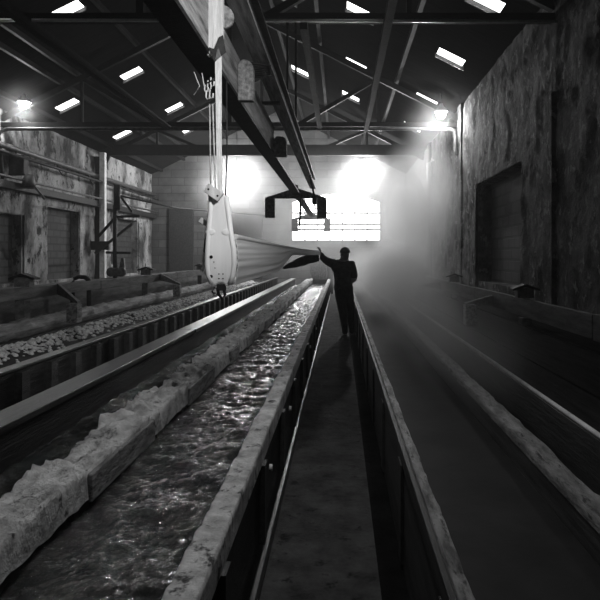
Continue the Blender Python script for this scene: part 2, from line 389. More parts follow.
cl = MB(); a, b = Vector(PX(207.5, 188)), Vector(PX(221.5, 198)); off = Vector((0, -.03, 0)); cl.beam(a + off, b + off, .05, .075, (0, 0, 1)); CB = cl.build('clamp_block', M['palewood'], hb, .006)
for q in ((210, 190), (219, 196.5)):
    c = PX(*q); HM = MB().lathe((c[0], c[1] - .058, c[2]), [(.008, 0), (.008, .02)], 10, 'y'); sub(HM, 'bolt', M['iron'], CB, hb)
cc = MB(); c = Vector(PX(221, 288)); cc.box(c.x - .03, c.x + .03, c.y - .02, c.y + .05, c.z - .02, c.z + .03); cc.tube([c + Vector((-.03, .01, 0)), c + Vector((-.02, .01, -.05)), c + Vector((.01, .01, -.085)), c + Vector((.03, .01, -.05)), c + Vector((.02, .01, -.02))], .012, 8); cc.tube([c + Vector((-.05, .01, .01)), c + Vector((-.07, .01, -.03)), c + Vector((-.05, .01, -.045))], .009, 8)
cc.build('shackle', M['iron'], hb)
# second board behind
h2 = thing('hanging_board', 'narrow board edge hanging behind the big white board, on its left', 'board', PX(204, 246, 4.72))
MB().prism([PX(x, y, 4.72) for x, y in ((206.5, 222), (204.5, 236), (201.2, 271), (203.2, 272), (206, 262), (209.5, 240), (210, 222))], (0, .03, 0)).build('slat', M['strap'], h2)
MB().prism([PX(x, y, 4.72) for x, y in ((205.5, 238), (204.2, 252), (207, 254), (208, 238))], (0, -.03, 0)).build('strap', M['iron'], h2)
a, b = Vector(PX(200.5, 219.5, 4.69)), Vector(PX(207, 224, 4.69)); MB().beam(a, b, .05, .04).build('clamp_block', M['palewood'], h2, .004)
# straps and pale timber block on the rail
st = thing('lifting_strap', 'pale wide lifting strap from the rail down to the white board', 'strap', PX(220, 100))
MB().prism([PX(x, y) for x, y in ((215, 62), (221.5, 56), (221.5, 150), (223, 196), (217, 196), (216.5, 150))], (0, .012, 0)).build('webbing', M['strap'], st)
MB().tube([PX(226.5, 80, 4.66), PX(227, 150, 4.66), PX(225.5, 196, 4.64)], .006, 8).build('cord', M['iron'], st)
for q0, q1 in (((209.6, 104), (210.8, 188)), ((212.6, 104), (215.5, 190))):
    tag(MB().tube([PX(*q0), PX((q0[0]*.5 + q1[0]*.5), (q0[1] + q1[1]) / 2), PX(*q1)], .0055, 8).build('rope', M['rope']), 'thin pale rope left of the wide strap, from the hooks down to the white board', 'rope', 'ropes holding the white board')
hk = thing('hook_cluster', 'cluster of pale iron hooks hanging under the left crane rail', 'hooks', PX(209, 92))
for k, (x, y) in enumerate(((206, 90), (209, 87), (212, 84), (207.5, 97), (211, 96))):
    c = Vector(PX(x, y, 4.58)); m = MB()
    m.tube([c + Vector((-.008, 0, .05)), c + Vector((-.012, 0, 0)), c + Vector((-.002, 0, -.018)), c + Vector((.014, 0, -.012)), c + Vector((.016, 0, .02))], .0055, 8); m.build('hook', M['strap'], hk)
MB().tube([PX(205, 84, 4.58), PX(210, 82, 4.58), PX(215, 78, 4.58)], .008, 8).build('hook_bar', M['iron'], hk)
MB().tube([PX(202, 73, 4.58), PX(204, 86, 4.58)], .004, 6).build('hook_wire', M['strap'], hk)
MB().tube([PX(194, 72, 4.58), PX(199.5, 86, 4.58), PX(194, 95, 4.58)], .004, 6).build('hook_wire', M['strap'], hk)
bk = thing('timber_block', 'bright bleached timber block strapped to the side of the left crane rail', 'timber block', (-.94, 4.6, BZ + .2))
MB().prism([((x - 340) * 4.45 * T, 4.45, CZ + (256 - y) * 4.45 * T) for x, y in ((206.5, -12), (222.5, -12), (222.5, 36), (214, 50), (207, 55))], (0, .07, 0)).build('block', M['palewood'], bk, .006)
MB().lathe(((224 - 340) * 4.6 * T, 4.53, CZ + 236 * 4.6 * T), [(.085, 0), (.085, .05)], 20, 'y').build('end_disc', M['beamwood'], bk)
MB().prism([PX(x, y, 4.44) for x, y in ((209, 47), (214, 49), (219, 37), (223, 35), (226, 52), (221, 56), (218, 46), (214.5, 62))], (0, .006, 0)).build('strap_loop', M['darkcloth'], bk)
cp = MB(); cp.box(-1.165, -1.06, -1, 4.4, BZ + .037, BZ + .045)
rc = MB()
for k in range(5):
    rc.tube([Vector((-.86 + .16 * math.cos(a) , 6.0 + .03 * k + .02 * math.sin(3 * a), RB + .0 - .05 + .02 * math.sin(a) - .012 * k)) for a in [2 * PI * i / 16 for i in range(15)]], .012, 6)
cp.bm.free(); tag(rc.build('rope', M['iron']), 'dark rope coil tied between the two crane rails', 'rope')

# ------------------------------------------------------------------ cloth pulled by the worker
HAND = Vector((-.425, 12.72, CZ + .07))
def sheet(u, v):
    a = Vector(((235.0 - 340) * 4.66 * T, 4.66, CZ + .138)); b = Vector(((234.5 - 340) * 4.66 * T, 4.66, CZ - .225))
    e1 = HAND + Vector((.0, 0, .02)); e2 = HAND + Vector((0, 0, -.05))
    s = u ** 1.6
    top = a.lerp(e1, s); bot = b.lerp(e2, s)
    k = min(1, max(0, (s - .26) / .2)); k = k * k * (3 - 2 * k); bot = bot.lerp(top - Vector((0, 0, .09 - .03 * s)), k)
    p = top.lerp(bot, v)
    p.x += .0008 * math.sin(v * 46) * (1 - s) + .006 * noise.noise((u * 3, v * 9, 0)) + .02 * math.sin(v * PI) * (1 - s)
    p.z -= .02 * math.sin(s * PI)
    return p
tag(MB().grid(sheet, 60, 60).build('cloth_sheet', M['cloth']), 'white cloth stretched from the hanging board to the worker\'s hand', 'cloth')
cs = bpy.data.objects['cloth_sheet']; md = cs.modifiers.new('t', 'SOLIDIFY'); md.thickness = .006
def hem(u):
    p = sheet(u, 0); return p
cr = MB().tube([hem(i / 24) + Vector((0, 0, .012)) for i in range(25)], [.022 - .014 * (i / 24) for i in range(25)], 8)
cr.build('rolled_edge', M['cloth'], cs)
def dark(u, v):
    x = -.44 - .72 * u
    p = Vector((x, 12.66 - .5 * u, CZ + .02 - .06 * u - .20 * u * u))
    w = .02 + .13 * math.cos(u * PI / 2) ** .7 + .06 * math.sin(u * PI) + .015 * noise.noise((u * 9, 0, 2))
    a = 2 * PI * v
    return p + Vector((0, .06 * math.cos(a), w * .55 * math.sin(a) + .01 * noise.noise((u * 5, v * 4, 3)) - w * .3))
tag(MB().grid(dark, 24, 14).build('cloth_bundle', M['darkcloth']), 'dark wet cloth trailing from the worker\'s outstretched hand', 'cloth')

# ------------------------------------------------------------------ vats
def crusty(x0, x1, z1, amp, ya, yb, step, seed, side=.16):
    """encrusted beam: cross-section polyline swept along y with lumps"""
    sec = [(x0 - .0, z1 - side), (x0, z1 - .03)] + [(x0 + (x1 - x0) * k / 12, z1) for k in range(13)] + [(x1, z1 - .03), (x1, z1 - side)]
    n = int((yb - ya) / step)
    def fn(u, v):
        y = ya + (yb - ya) * u; k = v * (len(sec) - 1); i = min(int(k), len(sec) - 2); f = k - i
        x = sec[i][0] * (1 - f) + sec[i+1][0] * f; z = sec[i][1] * (1 - f) + sec[i+1][1] * f
        q = Vector((x, y, z))
        h = noise.fractal(q * 10 + Vector((seed, 0, 0)), .85, 2.1, 5) * amp - abs(noise.noise(q * 13)) * amp * .8
        h2 = noise.noise(q * 2.2 + Vector((0, seed, 0))) * amp * .9
        edge = 1 if 1 <= k <= len(sec) - 2 else .35
        return (x + (h * .3 + h2 * .4) * edge * (-1 if x < (x0 + x1) / 2 else 1), y, z + (h + h2) * edge)
    return MB().grid(fn, n, len(sec) - 1)
YA, YB = .4, 26.0
ZT = .65
# centre vat
v1 = thing('washing_vat', 'long timber vat of churning water left of the walkway, its left edge crusted', 'vat', (-.9, 13, 0))
MB().box(-.50, -.435, YA, YB, .0, ZT - .06).build('side_board', M['wood'], v1)
crusty(-.52, -.418, ZT, .010, YA, YB, .045, 3.1, .12).build('top_edge', M['crust'], v1)
MB().box(-1.37, -1.25, YA, YB, .0, ZT - .10).build('side_board', M['wood'], v1)
crusty(-1.43, -1.19, ZT, .042, YA, YB, .028, 11.7, .15).build('crusted_edge', M['crust'], v1)
y = 1.5
while y < 25.8:
    MB().box(-1.25, -1.215, y, y + .16, .2, ZT - .07).build('rib', M['wood'], v1); MB().box(-.535, -.50, y + .2, y + .28, .2, ZT - .05).build('rib', M['wood'], v1); y += .62
blk = random.Random(5); y = 1.2
while y < 25:
    L_ = blk.uniform(.5, 1.1); MB().box(-1.24, -1.175, y, y + L_, ZT - .17, ZT - .035).build('lining_board', M['woodtop'], v1, .008); y += L_ + blk.uniform(.4, .9)  # pale timber carries the light on the board faces in its colour
MB().box(-1.36, -.44, YB, YB + .08, 0, ZT - .02).build('end_board', M['wood'], v1)
MB().box(-.405, -.385, YA, 25.5, .03, .10).build('foot_rail', M['slick'], v1)
y = 1.0
while y < 25.5: MB().box(-.432, -.40, y, y + .10, .11, ZT - .12).build('outer_batten', M['wood'], v1); y += 1.1
for yy in (3.6, 5.0, 6.6, 8.4, 10.5):
    MB().lathe((-.425, yy, .38), [(.022, 0), (.018, .02)], 10, 'x').build('bolt', M['palepipe'], v1)
def water(x0, x1, z, ya, yb, amp, name, label, m, sx=.03, sy=.03, seed=0):
    nx = max(2, int((x1 - x0) / sx)); ny = int((yb - ya) / sy)
    def fn(u, v):
        x = x0 + (x1 - x0) * u; y = ya + (yb - ya) * v
        q = Vector((x * 4.0, y * 4.4, seed))
        h = noise.fractal(q, .62, 2.2, 5) * amp + amp * .7 * (1 - abs(noise.noise(q * 2.7)) * 2) * .5
        return (x, y, z + h)
    return tag(MB().grid(fn, nx, ny).build(name, m), label, 'water', kind='stuff')
water(-1.25, -.50, .44, YA, YB, .026, 'water', 'churning glinting water filling the vat beside the walkway', M['water'], .02, .02)
# second vat
v2 = thing('rinsing_vat', 'narrow timber vat between the crusted edge and a smooth wet plank top', 'vat', (-1.7, 13, 0))
MB().box(-2.16, -2.02, YA, 27, 0, ZT - .05).build('side_board', M['wood'], v2)
m = MB(); y = YA
for L_ in (7.8, 6.5, 7, 5.3):
    m.box(-2.2, -1.98 + (.015 if L_ == 6.5 else 0), y, y + L_ - .02, ZT - .048, ZT); y += L_
m.build('plank_top', M['slick'], v2, .006)
water(-2.02, -1.37, .36, YA, 27, .03, 'water', 'dark rippled water in the narrow vat left of the crusted edge', M['water'], .028, .028, 5)
# third vat
v3 = thing('rinsing_vat', 'wide dark timber vat with ribbed inner side beyond the smooth plank top', 'vat', (-2.6, 13, 0))
MB().box(-3.0, -2.93, YA, 28, 0, ZT - .03).build('side_board', M['wood'], v3)
MB().box(-3.02, -2.9, YA, 28, ZT - .028, ZT).build('plank_top', M['slick'], v3, .005)
y = 1.0
while y < 27.8: MB().box(-2.93, -2.86, y, y + .14, .06, ZT - .05).build('rib', M['wood'], v3); y += .55
water(-2.93, -2.16, .16, YA, 28, .012, 'water', 'low black water in the wide ribbed vat', M['still'], .06, .12, 9)
# fourth vat with froth and a log edge
v4 = thing('froth_vat', 'timber vat full of pale froth, along the left railing', 'vat', (-3.8, 13, 0))
MB().box(-4.62, -4.40, YA, 29, 0, .5).build('side_board', M['wood'], v4)
def logfn(u, v):
    y = YA + 28.6 * u; a = 2 * PI * v; q = Vector((math.cos(a) * .13, y, math.sin(a) * .13)); r = .135 + .03 * noise.fractal(q * 5, .7, 2, 4)
    return (-4.56 + math.cos(a) * r, y, .60 + math.sin(a) * r)
MB().grid(logfn, 300, 16).build('rounded_edge', M['beamwood'], v4)
def frothfn(u, v):
    x = -4.42 + 1.42 * u; y = YA + (28.6) * v
    q = Vector((x * 7, y * 7, 4)); c = noise.cell(Vector((x * 14, y * 14, 1)))
    hump = max(0, 1 - abs(u - .28) / .30)
    return (x, y, .42 + .10 * hump + .045 * abs(noise.noise(q)) * hump + .03 * c * hump + .006 * noise.noise(q * .5))
ff = MB().grid(frothfn, 24, 320)
ico = bmesh.new(); bmesh.ops.create_icosphere(ico, subdivisions=1, radius=1); IV = [v.co.copy() for v in ico.verts]; IF = [[v.index for v in f.verts] for f in ico.faces]; ico.free()
rr = random.Random(3); me = bpy.data.meshes.new('water'); ff.bm.to_mesh(me); ff.bm.free()
me.materials.append(M['still']); wo = bpy.data.objects.new('water', me); COL.objects.link(wo); tag(wo, 'dark water carrying the pale froth in the vat along the left railing', 'water', kind='stuff')
VV, FF = [], []
for k in range(5200):
    y = 3 + 24 * rr.random() ** 1.4; x = -4.0 + .13 * rr.gauss(0, 1)
    if not -4.38 < x < -3.4: continue
    z = frothfn((x + 4.42) / 1.42, (y - YA) / 28.6)[2]; r = rr.uniform(.015, .042); o0 = len(VV)
    for c in IV: VV.append((x + c.x * r, y + c.y * r * 1.2, z + c.z * r * .8))
    for f in IF: FF.append(tuple(i + o0 for i in f))
me = bpy.data.meshes.new('froth'); me.from_pydata(VV, [], FF); me.materials.append(M['froth'])
fo = bpy.data.objects.new('froth', me); COL.objects.link(fo); tag(fo, 'bubbly pale froth floating in the vat along the left railing', 'froth', kind='stuff')

# right vat
v5 = thing('steam_vat', 'long vat of still steaming water right of the walkway', 'vat', (.65, 13, 0))
MB().box(.335, .40, YA, 28.2, 0, ZT - .05).build('side_board', M['wood'], v5)
crusty(.35, .395, ZT, .007, YA, 28.2, .06, 31, .05).build('top_edge', M['woodtop'], v5)
MB().box(.322, .346, YA, 28.2, ZT - .09, ZT - .012).build('edge_batten', M['wood'], v5, .004)
MB().box(.985, 1.07, YA, 28.2, 0, ZT - .05).build('side_board', M['slick'], v5)
crusty(.98, 1.085, ZT, .008, YA, 28.2, .06, 37, .05).build('top_edge', M['woodtop'], v5)
y = 1.8
while y < 27: MB().box(.318, .335, y, y + .14, .03, ZT - .1).build('outer_batten', M['wood'], v5); y += 1.35
MB().box(.40, .985, 28.1, 28.2, 0, ZT).build('end_board', M['wood'], v5)
water(.40, .985, .47, YA, 28.1, .004, 'water', 'still dark water under steam in the vat right of the walkway', M['still'], .05, .1, 13)
# channel and stepped boards further right
v6 = thing('drain_channel', 'dark channel with a thin bright rail edge, right of the steaming vat', 'channel', (1.3, 13, 0))
MB().box(1.40, 1.46, YA, 28, 0, ZT).build('side_board', M['wood'], v6)
MB().tube([(1.425, YA, ZT + .012), (1.425, 28, ZT + .012)], .016, 8).build('edge_rail', M['palepipe'], v6)
MB().box(1.075, 1.40, YA, 28, 0, .2).build('channel_bed', M['wood'], v6)
dk = thing('plank_deck', 'dark plank deck between the channel and the right railing', 'deck', (2.2, 13, 0))
m = MB()
for k in range(5):
    x = 1.465 + k * .42; m.box(x, x + .41, YA, 29, .55, .615 + .01 * (k % 2))
m.build('plank', M['deck'], dk, .006)
MB().box(1.5, 3.5, YA + .1, 28.9, 0, .545).build('joist', M['wood'], dk)

# ------------------------------------------------------------------ railings
def railing(name, x, zb, zt, zbase, ys, ya, yb, xf, sg, label):
    t = thing(name, label, 'railing', (x, (ya + yb) / 2, zbase))
    n = 5; L_ = (yb - ya) / n
    for k in range(n):
        MB().box(x - .03, x + .03, ya + k * L_ + .01, ya + (k + 1) * L_ - .01, zb + .01 * (k % 2), zt - .008 * (k % 3)).build('rail_board', M['rail'], t, .008)
    for y in ys:
        MB().box(x - .075, x + .075, y - .09, y + .09, zbase, zb - .001).build('post', M['rail'], t, .008)
        MB().box(xf - .085, xf + .085, y - .09, y + .09, zbase, zbase + .30).build('front_post', M['woodtop'], t, .008)  # paler than the rail: light on the post is put into its colour
        dy = 1.06 if sg < 0 else 1.8; xi = x - sg * .032
        m = MB(); A0, B0 = Vector((xf - sg * .085, y - .09, zbase + .302)), Vector((xi, y + dy, zb + .02)); tn = Vector((0, .1, 0))
        m.bm.faces.ensure_lookup_table() if False else None
        vs = [m.bm.verts.new(q) for q in (A0, B0, Vector((xi, y + dy, zb + .21)), A0 + Vector((0, 0, .03)))]; ws = [m.bm.verts.new(v.co + tn) for v in vs]
        m.bm.faces.new(vs); m.bm.faces.new(ws[::-1])
        for k in range(4): m.bm.faces.new((vs[k], ws[k], ws[(k + 1) % 4], vs[(k + 1) % 4]))
        m.build('brace', M['rail'], t)
        MB().box(x - .12, x + .12, y - .025, y + .12, zt + .002, zt + .15).build('stub', M['rail'], t)
        m = MB(); m.prism([(x - .2, y - .05, zt + .11), (x, y - .05, zt + .17), (x + .2, y - .05, zt + .11), (x + .2, y - .05, zt + .14), (x, y - .05, zt + .21), (x - .2, y - .05, zt + .14)], (0, .2, 0)); m.build('iron_cap', M['iron'], t)
    return t
railing('railing', -4.92, CZ - .68, CZ - .48, .62, [3.4, 9.3, 15.2, 21.1, 27.0], .8, 29.5, -4.12, -1, 'low grey board railing along the froth vat on the left')
railing('railing', 2.78, CZ - .92, CZ - .63, .62, [3.4, 9.0, 14.6, 20.2, 25.8], .8, 29.5, 1.95, 1, 'low dark board railing along the foot of the right wall')
# raised kerb behind the left railing
tag(MB().box(-6.2, -5.6, 9, 31.5, 0, .95).build('kerb_wall', M['rail'], None, .02), 'pale low kerb wall behind the left railing', 'kerb')
tag(MB().box(-8.0, -7.4, 4, 31.5, 0, .9).build('kerb_wall', M['rail'], None, .02), 'darker low kerb wall nearer the left wall', 'kerb')
# dark arch handle behind the left rail
a = MB(); a.tube([(-5.25, 11.2 + .0, .6), (-5.25, 11.2, 1.12), (-5.2, 11.2, 1.19), (-5.05, 11.2, 1.2)] , .04)
a.bm.free()
a = MB(); a.tube([(-5.35, 12.0, .02), (-5.35, 12.0, 1.12), (-5.31, 12.0, 1.2), (-5.22, 12.0, 1.235), (-5.1, 12.0, 1.225), (-5.03, 12.0, 1.17), (-5.02, 12.0, 1.08), (-5.02, 12.0, .02)], .045)
tag(a.build('pipe_hoop', M['iron']), 'dark pipe hoop rising behind the left railing', 'pipe')

# ------------------------------------------------------------------ plank headboard at far end of the centre vat
hd = thing('plank_headboard', 'pointed plank headboard standing at the far end of the churning vat', 'board', (-.98, 26.2, 0))
m = MB(); xs = [-1.28 + .117 * k for k in range(6)]
for i, x in enumerate(xs):
    top = 1.55 - abs(i - 2.5) * .06 + (.06 if i in (2, 3) else 0)
    m.box(x, x + .11, 26.12, 26.18, 0, top)
m.build('plank', M['beamwood'], hd, .004)
MB().box(-1.29, -.57, 26.185, 26.23, .9, 1.0).build('batten', M['wood'], hd)
MB().box(-.55, -.30, 26.12, 26.2, 0, 1.38).build('side_panel', M['wood'], hd)

# ------------------------------------------------------------------ left wall services
LX = XL + .25
tag(MB().tube([(LX, 4, CZ + 3.28), (LX, Y1 - .2, CZ + 3.28)], .085).build('wall_pipe', M['pipe']), 'upper grey pipe running along the left wall', 'pipe')
tag(MB().tube([(LX + .22, 9, CZ + 3.02), (LX + .22, Y1 - .3, CZ + 3.02)], .05).build('wall_pipe', M['iron']), 'thin dark pipe just under the upper pipe on the left wall', 'pipe')
tag(MB().box(LX - .2, LX + .12, 4, Y1 - .1, CZ + 2.02, CZ + 2.24).build('wall_beam', M['iron']), 'heavy dark beam along the left wall above the bricked openings', 'beam')
tag(MB().tube([(LX + .22, 6, CZ + 2.33), (LX + .22, Y1 - .4, CZ + 2.33)], .04).build('wall_pipe', M['pipe']), 'lowest slim pipe lying just over the dark beam on the left wall', 'pipe')
def atx(px, X): return X * 600 / (px - 340)
for i, px in enumerate((30, 68, 97)):
    y = atx(px, LX); m = MB(); m.tube([(LX, y, CZ + 3.19), (LX + .02, y - .25, CZ + 2.95), (LX + .02, y - .5, CZ + 2.9), (LX + .02, y - .7, CZ + 3.0), (LX, y - .85, CZ + 3.19)], .022, 6)
    tag(m.build('pipe_strap', M['iron']), ['wire loop hanging from the upper left pipe, nearest one', 'wire loop hanging from the upper left pipe, middle one', 'wire loop hanging from the upper left pipe, just left of the pale post'][i], 'wire', 'wire loops on the upper left pipe')
# pale post near the left wall
y = 24.6; x = (103 - 340) * y * T
pp = thing('standing_post', 'pale tall metal post in front of the left wall', 'post', (x, y, 0))
MB().box(x - .11, x + .11, y - .11, y + .11, 0, CZ + 4.24).build('column', M['palepipe'], pp, .02)
MB().prism([(x - .44, y + .12, CZ + 4.1), (x + .25, y + .12, CZ + 4.1), (x + .05, y + .12, CZ + 3.7), (x - .35, y + .12, CZ + 3.45)], (0, .08, 0)).build('bracket', M['iron'], pp)
MB().box(x - .45, x + .3, y - .2, y - .115, CZ + .25, CZ + .6).build('clamp_plate', M['iron'], pp)
MB().beam((x - .2, y - .3, CZ + .1), (x + 1.3, y - .3, CZ + 1.3), .08, .1).build('diagonal_arm', M['iron'], pp)
MB().box(x - .45, x - .2, y + .25, y + .45, 0, CZ + 4.0).build('backing_post', M['iron'], pp)
# valve machine
y = 20.5
def V(px, py, d=20.5): return Vector(((px - 340) * d * T, d, CZ + (256 - py) * d * T))
vm = thing('valve_stand', 'dark iron valve stand with levers and round weights by the left wall', 'valve stand', (V(115, 250).x, y, 0))
MB().tube([(V(115, 250).x, y, 0), V(115, 205)], .07).build('column', M['iron'], vm)
MB().tube([V(117, 185), V(117, 210)], .11).build('upper_body', M['iron'], vm)
MB().beam(V(106, 252.5), V(131, 253), .06, .08).build('lever', M['iron'], vm)
MB().beam(V(121, 197), V(132, 212), .05, .07).build('lever', M['iron'], vm)
MB().beam(V(113, 217), V(140, 216), .05, .08).build('cross_bar', M['iron'], vm)
MB().beam(V(98, 237), V(115, 218), .05, .09).build('lever', M['iron'], vm)
for px in (112.5, 117.5, 122.5):
    c = V(px, 272); MB().lathe((c.x, c.y - .16, c.z), [(.10, 0), (.16, .02), (.16, .10), (.10, .12)], 18, 'y').build('weight', M['pipe'], vm)
MB().prism([V(118, 272), V(121, 258), V(123.5, 258), V(125, 272)], (0, .1, 0)).build('weight_hanger', M['pipe'], vm)
MB().beam(V(112, 264), V(112, 252), .06, .06).build('valve_stem', M['palepipe'], vm)
tag(MB().tube([V(121, 196, 21), (V(131, 196, 21).x, 27, CZ + 2.15), (XL + 6.2, 31.8, CZ + 2.15)], .035).build('wall_pipe', M['iron']), 'slim dark branch pipe from the valve stand to the end wall', 'pipe')
# switch box and tray by the upper left pipe
bx = thing('meter_box', 'dark box with funnel bottom beside the bent pipe on left wall', 'box', (-10.0, 18.6, CZ + 2.6))
MB().box(-10.199, -9.7, 18.4, 18.7, CZ + 2.5, CZ + 3.1).build('box', M['iron'], bx, .02)
MB().beam((-9.75, 18.5, CZ + 2.55), (-9.1, 18.5, CZ + 1.75), .06, .06).build('stay', M['pipe'], bx)
MB().lathe((-9.62, 18.55, CZ + 2.1), [(.22, 0), (.16, .3), (.1, .42)], 16).build('funnel', M['pipe'], bx)
# pipes on the end wall and far right
tag(MB().tube([(3.25, 22, .6), (3.25, 22, CZ + 3.4), (3.4, 22.0, CZ + 3.55)], .085).build('wall_pipe', M['palepipe']), 'pale vertical pipe on the far right wall, dim in the haze', 'pipe')
tag(MB().tube([(3.42, 22.7, .6), (3.42, 22.7, EZ - .1)], .06).build('wall_pipe', M['pipe']), 'thinner vertical pipe behind the pale one on the far right wall', 'pipe')
tag(MB().box(-7.0, -6.55, Y1 - .2, Y1 - .005, 0, EZ).build('wall_pier', M['endwall']), 'pale upright pier on the end wall left of the board', 'pier')
tag(MB().box(-9.2, -7.9, Y1 - .12, Y1 - .005, 0, 4.2).build('wall_door', M['wood']), 'tall dark door leaf in the end wall at its left corner', 'door')
tag(MB().box(-5.9, -4.2, Y1 - .1, Y1 - .005, 0, 4.0).build('wall_door', M['wood']), 'dark door leaf in the end wall behind the hanging board', 'door')

# ------------------------------------------------------------------ lamps
def lamp(x, y, z, label, energy, hang, spot=None):
    t = thing('hall_lamp', label, 'lamp', (x, y, z), 'bright hall lamps')
    MB().lathe((x, y, z), [(.20, .05), (.17, .12), (.07, .22), (.05, .30)], 20).build('shade', M['enamel'], t)
    MB().sphere((x, y, z - .0), .14).build('bulb', M['bulb'], t)
    MB().tube([(x, y, z + .3), (x, y, hang)], .015, 6).build('cord', M['iron'], t)
    l = bpy.data.lights.new('hall_lamp_light', 'POINT'); l.energy = energy; l.shadow_soft_size = .12
    o = bpy.data.objects.new('hall_lamp_light', l); COL.objects.link(o); o.location = (x, y, z - .28); return t
LA = 2800
lamp(-103 * 29.6 * T, 29.6, CZ + 86 * 29.6 * T, 'glowing lamp in the haze right of the white board', LA * .5, roof_z(-103 * 29.6 * T) - .02)
lamp(23 * 27 * T, 27, CZ + 90 * 27 * T, 'glowing lamp in the haze above the end window', LA * .7, roof_z(23 * 27 * T) - .02)
lamp(101 * 17.4 * T, 17.4, CZ + 142 * 17.4 * T, 'bright lamp under the roof beside the right wall', 280, roof_z(101 * 17.4 * T) - .02)
lamp(-316 * 17.8 * T, 17.8, CZ + 152 * 17.8 * T, 'bright lamp under the roof above the left wall', 170, roof_z(-316 * 17.8 * T) - .02)
# floodlight above the viewer, fixed under the nearest overhead truss
fl = thing('flood_light', 'floodlight on a drop pole under the roof truss overhead, aimed at the white board', 'lamp', (.9, 1.9, 3.5))
MB().box(.75, 1.05, 1.82, 1.98, 3.3, 3.5).build('housing', M['iron'], fl, .01)
MB().tube([(.9, 1.9, 3.49), (.9, 1.9, CH + .002)], .02, 6).build('drop_pole', M['iron'], fl)
l = bpy.data.lights.new('flood_beam', 'SPOT'); l.energy = 560; l.spot_size = math.radians(50); l.spot_blend = .7; l.shadow_soft_size = .1
o = bpy.data.objects.new('flood_beam', l); COL.objects.link(o); o.location = (.88, 2.1, 3.4)
o.rotation_euler = (Vector((-.98, 4.6, 2.75)) - Vector(o.location)).to_track_quat('-Z', 'Y').to_euler()

# ------------------------------------------------------------------ worker
def skin_mesh(verts, edges, radii, subdiv=2):
    me = bpy.data.meshes.new('tmp'); me.from_pydata(verts, edges, []); o = bpy.data.objects.new('tmp', me); COL.objects.link(o)
    o.modifiers.new('s', 'SKIN'); sv = me.skin_vertices[0].data
    for i, r in enumerate(radii): sv[i].radius = r if isinstance(r, tuple) else (r, r)
    sv[0].use_root = True
    ss = o.modifiers.new('u', 'SUBSURF'); ss.levels = subdiv; ss.render_levels = subdiv
    dg = bpy.context.evaluated_depsgraph_get(); ev = o.evaluated_get(dg); res = bpy.data.meshes.new_from_object(ev)
    bpy.data.objects.remove(o); return res
px, py = .06, 12.5
J = [((px, py, .98), (.165, .125)), ((px - .0, py, 1.14), (.165, .12)), ((px + .01, py + .01, 1.32), (.195, .135)), ((px + .02, py + .02, 1.47), (.17, .115)), ((px + .03, py + .04, 1.555), .07), ((px + .04, py + .06, 1.60), .08), ((px + .045, py + .075, 1.68), (.098, .11)), ((px + .045, py + .07, 1.75), (.08, .095)),
     # left arm reaching out (8..11)
     ((-.14, py + .02, 1.49), .085), ((-.27, py + .15, 1.535), .062), ((-.385, py + .20, 1.67), .036) if False else ((-.35, py + .16, 1.60), .048), ((-.41, py + .2, 1.70), .03),
     # right arm bent (12..15)
     ((.235, py + .0, 1.46), .085), ((.295, py - .02, 1.22), .064), ((.22, py + .2, 1.12), .042), ((.16, py + .26, 1.12), .03),
     # left leg (16..19), right leg (20..23)
     ((.0, py - .0, .86), .115), ((.06, py - .03, .52), .085), ((.10, py - .12, .13), .052), ((.10, py + .04, .055), .042),
     ((.17, py + .0, .86), .115), ((.22, py + .06, .52), .085), ((.25, py + .0, .13), .052), ((.25, py + .15, .055), .042)]
E = [(0,1),(1,2),(2,3),(3,4),(4,5),(5,6),(6,7),(3,8),(8,9),(9,10),(10,11),(3,12),(12,13),(13,14),(14,15),(0,16),(16,17),(17,18),(18,19),(0,20),(20,21),(21,22),(22,23)]
body = skin_mesh([j[0] for j in J], E, [j[1] for j in J])
def hand(wrist, d, up):
    d = Vector(d).normalized(); up = Vector(up).normalized(); sdv = d.cross(up).normalized(); up = sdv.cross(d)
    w = Vector(wrist); out = []
    pc = w + d * .05
    out.append(skin_mesh([w, w + d * .045, w + d * .09], [(0, 1), (1, 2)], [(.026, .02), (.04, .018), (.036, .016)], 1))
    for k, (o_, L_) in enumerate(((-.03, .068), (-.01, .078), (.011, .073), (.03, .056))):
        b = w + d * .085 + sdv * o_
        out.append(skin_mesh([b - d * .02, b + d * L_ * .45 - up * .004, b + d * L_ * .75 - up * L_ * .3, b + d * L_ * .72 - up * L_ * .62], [(0,1),(1,2),(2,3)], [.0095, .009, .0085, .007], 1))
    b = w + d * .035 - sdv * .03
    out.append(skin_mesh([b, b + d * .03 - sdv * .03, b + d * .055 - sdv * .03 - up * .025], [(0,1),(1,2)], [.012, .011, .008], 1))
    return out
bm = bmesh.new(); bm.from_mesh(body)
for me in hand((-.41, py + .2, 1.70), (-.25, .1, 1), (1, .4, 0)) + hand((.16, py + .26, 1.12), (-1, .2, 0), (0, -.3, 1)): bm.from_mesh(me)
fx = Vector((px + .045, py + .075, 1.685))
fd = Vector((-.75, .66, 0)).normalized(); fs = Vector((fd.y, -fd.x, 0))
def sph(c, r, sc=(1, 1, 1)): bmesh.ops.create_uvsphere(bm, u_segments=10, v_segments=8, radius=r, matrix=Matrix.Translation(c) @ Matrix.Diagonal((*sc, 1)))
sph(fx + fd * .118 + Vector((0, 0, -.012)), .016, (1, 1, 1.5))                    # nose
sph(fx + fd * .106 + Vector((0, 0, -.055)), .018, (1.2, 1.2, .5))                # mouth
for s_ in (-1, 1): sph(fx + fs * .10 * s_ + Vector((0, 0, -.01)), .024, (.7, .7, 1.3))   # ears
for f in bm.faces: f.smooth = True
wk_ = thing('person', 'worker in dark clothes seen from behind, arm stretched left to pull the white cloth', 'person', (px, py, .004))
loc = Vector(wk_.location)
